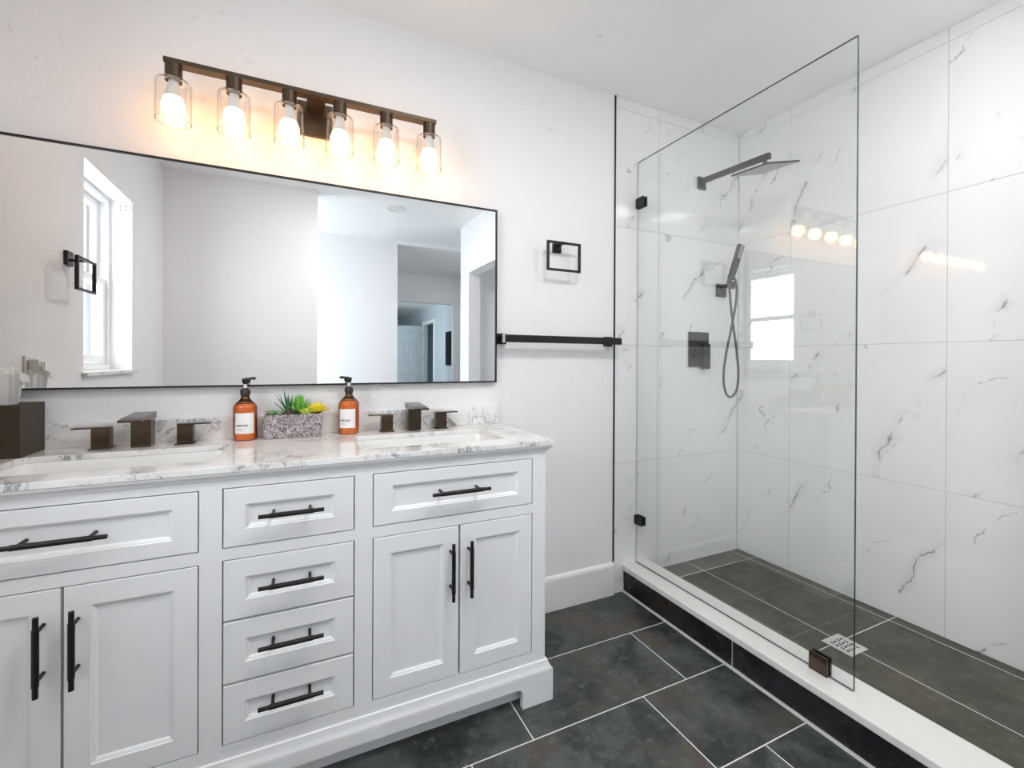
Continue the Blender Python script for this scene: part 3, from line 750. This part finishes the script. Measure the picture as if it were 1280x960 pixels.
# hand shower
hs = thing('hand_shower', 'dark slim hand shower with looping hose hung on a square wall bracket', 'hand shower', (2.135, 1.80, 1.54))
br = obj('wall_bracket', B(((2.098, 1.790, 1.502), (2.172, 1.7995, 1.572))), M_GUN, hs, bevel=0.0015)
bm = B(((2.122, 1.716, 1.545), (2.148, 1.790, 1.567)))
tube(bm, (2.112, 1.705, 1.532), (2.114, 1.703, 1.572), 0.0115, n=20)
obj('holder', bm, M_GUN, br, bevel=0.001)
w0, w1 = Vector((2.092, 1.700, 1.580)), Vector((2.160, 1.690, 1.770))
ax = (w1 - w0).normalized(); wx = Vector((1, 0, 0)); wx = (wx - ax * wx.dot(ax)).normalized(); wy = ax.cross(wx)
bm = bmesh.new()
loft(bm, [[tuple(w0 + (w1 - w0) * t + wx * a * hw + wy * b * hd_) for a, b in ((-1, -1), (1, -1), (1, 1), (-1, 1))] for t, hw, hd_ in ((0, .013, .010), (.02, .0155, .0105), (.97, .0185, .011), (1, .017, .009))])
tube(bm, w0 - ax * 0.03, w0 + ax * 0.001, 0.007, 0.009, 20)
wd = obj('wand', bm, M_GUN, hs, bevel=0.002)
bm = bmesh.new()
loft(bm, [[tuple(w0 + (w1 - w0) * t + wx * a * 0.0125 - wy * (0.0108 + dz)) for t, a in ((.60, -1), (.60, 1), (.96, 1), (.96, -1))] for dz in (-0.001, 0.0008)])
obj('spray_face', bm, simple('grey spray face', (0.30, 0.30, 0.29), 0.4), wd)
hose = [(w0 - ax * 0.03), (2.083, 1.697, 1.520), (2.088, 1.694, 1.44), (2.118, 1.700, 1.32), (2.150, 1.706, 1.20), (2.172, 1.712, 1.08), (2.165, 1.716, 0.99), (2.125, 1.718, 0.950),
        (2.080, 1.716, 0.975), (2.060, 1.714, 1.06), (2.076, 1.712, 1.18), (2.112, 1.712, 1.31), (2.148, 1.714, 1.44), (2.160, 1.716, 1.53), (2.153, 1.722, 1.592), (2.140, 1.735, 1.600), (2.134, 1.75, 1.585), (2.134, 1.752, 1.562)]
bm = bmesh.new(); path_tube(bm, catmull(hose, 10), 0.0062, 14); obj('hose', bm, M_GUNH, hs, smooth=40)

# mixer valve
sv = thing('shower_valve', 'dark rectangular shower mixer plate with lever low on the tiled wall', 'shower valve', (1.965, 1.80, 1.2))
obj('cover_plate', B(((1.893, 1.789, 1.113), (2.036, 1.7995, 1.300))), M_GUN, sv, bevel=0.002)
obj('lever', B(((1.974, 1.768, 1.101), (2.0245, 1.789, 1.236))), M_GUN, sv, bevel=0.0015)
bm = bmesh.new(); tube(bm, (1.938, 1.789, 1.185), (1.938, 1.778, 1.185), 0.020, n=32); obj('diverter_knob', bm, M_GUN, sv, smooth=40)

# floor drain
x0, y0, x1, y1 = DR
sq = []
for i in range(4):
    for j in range(4):
        cx = (x0 + x1) / 2 + (i - 1.5) * 0.0185; cy = (y0 + y1) / 2 + (j - 1.5) * 0.0185
        if (i + j) % 2 == 0: sq.append(rc(cx - 0.0075, cy - 0.0045, cx + 0.0075, cy + 0.0045))
        else: sq.append(rc(cx - 0.0045, cy - 0.0075, cx + 0.0045, cy + 0.0075))
fd = thing('floor_drain', 'square brushed steel drain grate in the dark shower floor', 'drain', ((x0 + x1) / 2, (y0 + y1) / 2, SZ))
bm = plate_holes(rc(x0, y0, x1, y1), sq, lambda u, v, d: (u, v, SZ + 0.0042 - d), 0.0022)
obj('grate', bm, simple('satin steel', (0.70, 0.70, 0.67), 0.35, 0.35, var=0.05), fd)
obj('drain_pan', B(((x0 + 0.004, y0 + 0.004, SZ + 0.0003), (x1 - 0.004, y1 - 0.004, SZ + 0.0018))), M_BLKRUB, fd)

# ================================================================== THINGS ON THE WORKTOP
def text_curve(body, size):
    c = bpy.data.curves.new('txt', 'FONT'); c.body = body; c.size = size; c.align_x = 'LEFT'; c.resolution_u = 2; c.offset = size * 0.035
    o = bpy.data.objects.new('txt', c); COL.objects.link(o)
    dg = bpy.context.evaluated_depsgraph_get(); me = bpy.data.meshes.new_from_object(o.evaluated_get(dg))
    bpy.data.objects.remove(o); return me
def bottle(cx, cy, face, nozzle, label):
    t = thing('soap_bottle', label, 'soap bottle', (cx, cy, TZ), 'amber pump bottles')
    R = 0.0355; z0 = TZ + 0.0004
    bm = bmesh.new()
    lathe(bm, [(0, 0), (R - 0.006, 0), (R - 0.002, 0.002), (R, 0.007), (R, 0.106), (R - 0.0008, 0.111), (R - 0.003, 0.1155), (R - 0.0065, 0.1195), (R - 0.0075, 0.1202), (0, 0.1202)], (cx, cy, z0))
    body = obj('bottle', bm, M_AMBER, t, smooth=40)
    bm = bmesh.new()
    lathe(bm, [(R - 0.0068, 0.1204), (R - 0.0125, 0.1255), (0.0165, 0.1325), (0.0132, 0.1375), (0.0128, 0.1400), (0.0, 0.1400)], (cx, cy, z0))
    obj('shoulder', bm, M_AMBERC, body, smooth=50)
    bm = bmesh.new()
    lathe(bm, [(0, 0.1402), (0.0128, 0.1402), (0.0128, 0.1478), (0.0146, 0.1482), (0.0150, 0.150), (0.0150, 0.1640), (0.0142, 0.1655), (0.0095, 0.1655), (0.0095, 0.1700), (0, 0.1700)], (cx, cy, z0), 32)
    obj('collar', bm, simple('dark purple brown cap', (0.035, 0.016, 0.016), 0.35, bump=(200, 0.2, 0.001)), t, smooth=40)
    bm = bmesh.new(); lathe(bm, [(0, 0.1702), (0.0055, 0.1702), (0.0055, 0.1830), (0, 0.1830)], (cx, cy, z0), 24)
    pump = obj('pump_stem', bm, M_PLASTIC, t, smooth=40); pump['label'] = 'white pump stem'
    bm = bmesh.new()
    lathe(bm, [(0, 0.183), (0.006, 0.183), (0.0085, 0.188), (0.0095, 0.194), (0.0105, 0.200), (0.0095, 0.2020), (0, 0.2025)], (cx, cy, z0), 24)
    d = Vector((math.cos(nozzle), math.sin(nozzle), 0)); c0 = Vector((cx, cy, z0 + 0.1985))
    pts = [c0, c0 + d * 0.012 + Vector((0, 0, 0.002)), c0 + d * 0.022 + Vector((0, 0, 0.0025)), c0 + d * 0.026 + Vector((0, 0, -0.001))]
    path_tube(bm, catmull(pts, 4), 0.0033, 10)
    obj('pump_head', bm, M_BLKRUB, t, smooth=50)
    # label wrapped on the front
    def wrap(u, z, off): a = face + u / R; return (cx + (R + off) * math.cos(a), cy + (R + off) * math.sin(a), z0 + z)
    bm = bmesh.new(); nu = 16; u0, u1 = -0.0325, 0.0265
    V = [[bm.verts.new(wrap(u0 + (u1 - u0) * i / nu, z, o)) for i in range(nu + 1)] for z, o in ((0.0235, 0.0003), (0.0905, 0.0003))]
    for i in range(nu): bm.faces.new((V[0][i], V[0][i + 1], V[1][i + 1], V[1][i]))
    lb = obj('paper_label', bm, M_LABEL, t, smooth=60)
    me = text_curve('HAND SOAP', 0.0082)
    bm = bmesh.new(); bm.from_mesh(me)
    wmax = max(v.co.x for v in bm.verts)
    for v in bm.verts:
        v.co = Vector(wrap(u0 + 0.0035 + v.co.x / wmax * 0.036, 0.0475 + v.co.y, 0.0007))
    obj('label_text', bm, M_INK, lb, recalc=False)
    for wdt, z in ((0.016, 0.0385), (0.024, 0.0345)):
        bm = bmesh.new()
        V = [[bm.verts.new(wrap(u0 + 0.0035 + wdt * i / 6, zz, 0.0007)) for i in range(7)] for zz in (z, z + 0.0010)]
        for i in range(6): bm.faces.new((V[0][i], V[0][i + 1], V[1][i + 1], V[1][i]))
        obj('label_text', bm, M_INKG, lb)
    return t
def facing(x, y): return math.atan2(-y, -x)
bottle(-0.157, 1.738, facing(-0.157, 1.738) + 0.02, 0.35, 'amber hand soap pump bottle standing left of the planter')
bottle(0.168, 1.738, facing(0.168, 1.738) - 0.10, PI - 0.25, 'amber hand soap pump bottle standing right of the planter')

# planter
PX0, PX1, PY0, PY1 = -0.1015, 0.0765, 1.704, 1.772
pl = thing('planter', 'rectangular rough stone planter between the two soap bottles', 'planter', ((PX0 + PX1) / 2, 1.738, TZ))
bm = bmesh.new(); o3 = lambda e, z: [(PX0 + e, PY0 + e, z), (PX1 - e, PY0 + e, z), (PX1 - e, PY1 - e, z), (PX0 + e, PY1 - e, z)]
loft(bm, [o3(0.0005, TZ + 0.0004), o3(0, TZ + 0.003), o3(0, 0.953), o3(0.001, 0.955), o3(0.007, 0.955), o3(0.008, 0.948), o3(0.009, TZ + 0.006)], cap0=True, cap1=True)
bmesh.ops.subdivide_edges(bm, edges=[e for e in bm.edges if e.calc_length() > 0.03], cuts=30, use_grid_fill=True)
for v in bm.verts:
    if TZ + 0.004 < v.co.z < 0.9525 and (abs(v.co.y - PY0) < 1e-4 or abs(v.co.x - PX0) < 1e-4 or abs(v.co.x - PX1) < 1e-4):
        v.co.y += random.uniform(-0.0009, 0.0006)
obj('trough', bm, M_PLANTER, pl)
bm = bmesh.new(); nx, ny = 40, 16
V = [[bm.verts.new((PX0 + 0.0095 + (PX1 - PX0 - 0.019) * i / nx, PY0 + 0.0095 + (PY1 - PY0 - 0.019) * j / ny, 0.948 + random.uniform(-0.001, 0.002))) for i in range(nx + 1)] for j in range(ny + 1)]
for j in range(ny):
    for i in range(nx): bm.faces.new((V[j][i], V[j][i + 1], V[j + 1][i + 1], V[j + 1][i]))
obj('soil', bm, M_SOIL, pl)

def leaf(bm, lay, base, yaw, elev, L, Wd, Th, curl=0.0, point=1.6, n=9, m=8):
    """fleshy leaf: elliptical section swept along a curved midrib"""
    rings = []; p = Vector(base); e = elev
    for i in range(n + 1):
        t = i / n
        wv = Wd * (0.55 + 0.45 * math.sin(PI * min(t * 1.1, 1) * 0.9)) * (1 - t ** (point * 2.2)) + 0.0002
        th = Th * (1 - t ** 2.5) + 0.0002
        d = Vector((math.cos(yaw) * math.cos(e), math.sin(yaw) * math.cos(e), math.sin(e)))
        s = Vector((-math.sin(yaw), math.cos(yaw), 0)); u = s.cross(d) * -1
        ring = []
        for k in range(m):
            a = 2 * PI * k / m; x = math.cos(a) * wv; z = math.sin(a) * th + 0.35 * abs(math.cos(a)) * wv * 0.5
            v = bm.verts.new(p + s * x + u * z * (1 if u.z > 0 or True else -1)); v[lay] = t; ring.append(v)
        rings.append(ring); p = p + d * (L / n); e += curl / n
    for A, Bq in zip(rings, rings[1:]):
        for k in range(m): bm.faces.new((A[k], A[(k + 1) % m], Bq[(k + 1) % m], Bq[k]))
    bm.faces.new(rings[0][::-1]); bm.faces.new(rings[-1])
def plant(name, label, mat, c, leaves):
    bm = bmesh.new(); lay = bm.verts.layers.float.new('along')
    for a in leaves(random): leaf(bm, lay, (c[0] + a[0], c[1] + a[1], c[2] + a[2]), *a[3:])
    o = obj(name, bm, mat, None, smooth=60); return tag(o, label, 'plant', 'artificial succulents in the stone planter')
def rosette(R, rings, n0, Lb, W, Th, e0, e1, curl, jit=0.1):
    def f(rd):
        out = []
        for r in range(rings):
            t = r / max(1, rings - 1); n = max(3, int(n0 - t * n0 * 0.35)); el = e0 + (e1 - e0) * t
            for k in range(n):
                out.append((0, 0, 0.003 * t, 2 * PI * k / n + r * 0.7 + rd.uniform(-jit, jit), el + rd.uniform(-jit, jit) * 0.7, Lb * (1 - 0.38 * t), W * (1 - 0.3 * t), Th, curl))
        return out
    return f
SZP = 0.9495
plant('succulent', 'small sage green rosette succulent at the left end of the planter', M_SAGE, (-0.082, 1.728, SZP), rosette(1, 3, 7, 0.028, 0.0085, 0.0026, 0.55, 1.3, 0.7))
plant('succulent', 'second low sage rosette succulent, just right of the first', M_SAGE, (-0.056, 1.722, SZP), rosette(1, 3, 7, 0.027, 0.0080, 0.0026, 0.50, 1.3, 0.8))
def aloe(rd):
    out = []
    spec = [(2.95, 0.65, 0.070, 0.2), (2.6, 1.05, 0.082, 0.15), (2.2, 1.2, 0.092, 0.2), (3.3, 1.1, 0.088, -0.1), (1.6, 1.42, 0.078, 0.1), (1.0, 1.35, 0.070, 0.0),
            (4.4, 1.35, 0.074, 0.1), (3.6, 1.3, 0.098, 0.05), (0.2, 1.42, 0.074, 0.1), (5.2, 1.25, 0.060, 0.0), (2.9, 0.85, 0.060, -0.2)]
    for k, (yw, el, L, cu) in enumerate(spec):
        out.append((rd.uniform(-.004, .004), rd.uniform(-.004, .004), 0, yw, el, L * 0.98, 0.0042, 0.0020, cu, 0.9))
    return out
plant('spiky_aloe', 'dark green spiky aloe with tall thin blades in the planter', M_ALOE, (-0.026, 1.742, SZP), aloe)
def bush(rd):
    out = []
    for r, (n, el, L) in enumerate(((7, 0.60, 0.056), (8, 0.90, 0.064), (7, 1.12, 0.070), (5, 1.35, 0.072), (3, 1.5, 0.068))):
        for k in range(n):
            out.append((rd.uniform(-.005, .005), rd.uniform(-.005, .005), 0.002, 2 * PI * k / n + r * 0.5 + rd.uniform(-.15, .15), el + rd.uniform(-.08, .08), L, 0.0068, 0.0026, 0.35, 1.5))
    return out
plant('leafy_succulent', 'tall bright green fleshy succulent in the middle of the planter', M_BRIGHT, (0.005, 1.742, SZP), bush)
plant('succulent', 'low dark plum brown rosette succulent in front of the aloe', M_PLUM, (-0.026, 1.717, SZP), rosette(1, 3, 8, 0.027, 0.0065, 0.0018, 0.35, 1.1, 0.7))
plant('succulent', 'lime green rosette succulent at the front right of the planter', M_LIME, (0.026, 1.717, SZP), rosette(1, 3, 9, 0.036, 0.0060, 0.0020, 0.50, 1.3, 0.6))
plant('succulent', 'large bright yellow rosette succulent spilling over the planter\'s right end', M_YELLOW, (0.062, 1.738, 0.956), rosette(1, 4, 9, 0.050, 0.0130, 0.0022, 0.12, 1.15, 0.55))

# tissue box
tb = thing('tissue_box_cover', 'dark brown square tissue box cover at the left end of the worktop', 'tissue box', (-0.731, 1.712, TZ))
bx0, bx1, by0, by1, bz = -0.798, -0.666, 1.646, 1.777, 1.016
bm = bmesh.new()
L4 = lambda e, z: [(bx0 + e, by0 + e, z), (bx1 - e, by0 + e, z), (bx1 - e, by1 - e, z), (bx0 + e, by1 - e, z)]
loft(bm, [L4(0.003, TZ + 0.0004), L4(0, TZ + 0.0004), L4(0, bz - 0.001), L4(0.001, bz), L4(0.03, bz), L4(0.03, bz - 0.004), L4(0.004, bz - 0.004), L4(0.004, TZ + 0.001)], cap0=False, cap1=False)
obj('box_shell', bm, M_TISSBOX, tb)
# tissue: folded sheet standing in the opening
bm = bmesh.new(); nu, nv = 96, 30
rows = []
for j in range(nv + 1):
    t = j / nv; row = []
    w_ = 0.017 + 0.031 * t ** 0.8
    for i in range(nu + 1):
        u = i / nu * 2 - 1
        k = 0.25 + 0.75 * t
        fold = (math.sin(u * 4.6 + 0.9) * 0.013 + math.sin(u * 10.0 + 1.6 + t * 1.8) * 0.0055 + math.sin(u * 19 + t * 4) * 0.0016) * k
        edge = 0.104 - 0.016 * abs(u) ** 2.2 + 0.005 * math.sin(u * 4.2 + 0.8) + 0.0018 * math.sin(u * 15)
        sag = max(0.0, t - 0.72) / 0.28
        x = -0.7165 + u * w_ + 0.004 * math.sin(t * 4 + u * 2)
        y = 1.704 + u * w_ * 0.55 + fold - 0.020 * sag * sag * (0.7 + 0.3 * math.cos(u * 5)) - 0.006 * math.sin(t * PI)
        z = bz - 0.004 + edge * (math.sin(min(t, 0.75) / 0.75 * PI / 2)) - 0.024 * sag ** 1.6
        row.append(bm.verts.new((x, y, z)))
    rows.append(row)
for j in range(nv):
    for i in range(nu): bm.faces.new((rows[j][i], rows[j][i + 1], rows[j + 1][i + 1], rows[j + 1][i]))
o = obj('tissue', bm, M_TISSUE, None, smooth=180); tag(o, 'crumpled white tissue pulled up out of the brown box', 'tissue')

# ================================================================== WALL AND CEILING FITTINGS
wo = thing('wall_outlet', 'white outlet cover with plug low on the left wall seen in the mirror', 'outlet', (XL, 1.5, 1.11))
obj('cover_plate', B(((XL + 0.0005, 1.415, 1.062), (XL + 0.006, 1.492, 1.150))), M_PLASTIC, wo, bevel=0.002)
pg = obj('plug', B(((XL + 0.006, 1.430, 1.080), (XL + 0.034, 1.478, 1.138))), M_PLASTIC, wo, bevel=0.004)
obj('plug_vents', B(*[((XL + 0.0335, 1.438 + 0.010 * k, 1.090), (XL + 0.0345, 1.442 + 0.010 * k, 1.128)) for k in range(4)]), simple('grey vent slots', (0.2, 0.2, 0.2), 0.6), pg)

bk = thing('blind_bracket', 'small clear bracket with screws at the top corner of the window seen in the mirror', 'bracket', (-0.868, 0.39, 1.96))
obj('bracket_plate', B(((-0.900, 0.3905, 1.945), (-0.836, 0.394, 1.990))), M_PLASTIC, bk, bevel=0.001)
bm = bmesh.new()
for dx in (-0.012, 0.012):
    for dz in (-0.009, 0.009): tube(bm, (-0.868 + dx, 0.394, 1.967 + dz), (-0.868 + dx, 0.3955, 1.967 + dz), 0.0032, n=12)
obj('screws', bm, simple('dark screw heads', (0.03, 0.03, 0.03), 0.4), bk)

hk = thing('ceiling_hook', 'small white hook screwed into the ceiling in front of the back wall', 'hook', (1.08, 1.49, CH))
bm = bmesh.new(); lathe(bm, [(0, -0.006), (0.010, -0.006), (0.014, -0.0015), (0.015, -0.0003), (0, -0.0003)], (1.081, 1.488, CH), 24)
obj('hook_plate', bm, M_PLASTIC, hk, smooth=40)
pts = [(1.081, 1.488, CH - 0.006)] + [(1.081 - 0.0 + 0.010 * math.sin(a), 1.488 - 0.004 + 0.0 * a, CH - 0.018 - 0.010 * (1 - math.cos(a)) + 0.0) for a in [k * 0.45 for k in range(0, 9)]]
bm = bmesh.new(); path_tube(bm, catmull(pts, 3), 0.0022, 10); obj('hook', bm, M_PLASTIC, hk, smooth=50)

names = ['round white ceiling downlight in the open area behind, seen in the mirror', 'added round white ceiling downlight over the vanity aisle, out of view', 'added round white ceiling downlight over the shower entry, out of view', 'added round white ceiling downlight in the rear hall, out of view']  # only the mirrored one is real, the others are added for brightness
for (x, y, p), lb in zip(CANS, names):
    t = thing('ceiling_light', lb, 'ceiling light', (x, y, CH), 'ceiling downlights')
    k = 0.175 - 0.066 if 0 < p and x < 2 else 0.0
    bm = bmesh.new(); lathe(bm, [(0.066 + k, -0.0003), (0.084 + k, -0.0003), (0.085 + k, -0.003), (0.080 + k, -0.006), (0.068 + k, -0.007), (0.066 + k, -0.004), (0.066 + k, -0.0003)], (x, y, CH if x < 2 else 2.405), 48)
    obj('trim_ring', bm, M_PLASTIC, t, smooth=50)
    bm = bmesh.new(); lathe(bm, [(0, -0.0012), (0.0655 + k, -0.0012), (0.0655 + k, -0.0004), (0, -0.0004)], (x, y, CH if x < 2 else 2.405), 48)
    obj('lens', bm, M_CANLIT if p else M_PLASTIC, t, smooth=40)

# ------------------------------------------------------------------ far room, seen small in the mirror
dr = sempty('door_1', (2.2, -7.8, 0))
def sixpanel(x0, x1, y, z1):
    bm = bmesh.new(); w_ = x1 - x0
    st = 0.11; cols = ((x0 + st, x0 + w_ / 2 - 0.045), (x0 + w_ / 2 + 0.045, x1 - st)); rws = ((0.22, 0.80), (0.94, 1.58), (1.68, z1 - 0.12))
    holes = [rc(a, c, b, d) for a, b in cols for c, d in rws]
    bm = plate_holes(rc(x0, 0.01, x1, z1), holes, lambda u, v, d: (u, y - d, v), 0.012)
    box(bm, (x0, y - 0.035, 0.01), (x1, y - 0.012, z1))
    for a, b in cols:
        for c, d in rws:
            loft(bm, [[(a + e, y - yy, c + e), (b - e, y - yy, c + e), (b - e, y - yy, d - e), (a + e, y - yy, d - e)] for e, yy in ((0.0, 0.0118), (0.018, 0.0118), (0.032, 0.004))], cap0=False)
    return bm
obj('door_leaf', sixpanel(2.10, 2.875, -7.86, 2.01), simple('grey white door paint', (0.55, 0.60, 0.62), 0.4), dr)
M_HINGE = simple('dark hinge', (0.04, 0.04, 0.04), 0.4, 0.5)
for z in (0.3, 1.15, 1.75): obj('hinge', B(((2.872, -7.872, z), (2.895, -7.852, z + 0.09))), M_HINGE, dr)
bm = bmesh.new()
box(bm, (2.880, -6.90, 0), (2.8995, -6.80, 2.11)); box(bm, (2.880, -7.95, 0), (2.8995, -7.85, 2.11)); box(bm, (2.880, -7.85, 2.03), (2.8995, -6.90, 2.11))
struct('trim_3', bm, M_TRIM)
tv = thing('wall_screen', 'black flat screen hung on the far room wall, seen in the mirror', 'screen', (2.4, -4.02, 1.05))
obj('housing', B(((2.365, -4.22, 1.055), (2.3995, -3.82, 1.645))), M_BLKRUB, tv, bevel=0.003)
obj('display', B(((2.363, -4.21, 1.065), (2.3655, -3.83, 1.635))), M_SCREEN, tv)
area('far_room_fill_light', (0.22, -6.0, 1.5), (0, -PI / 2, 0), 1.3, 1.6, 26, (0.80, 0.92, 1.0))  # added fill light
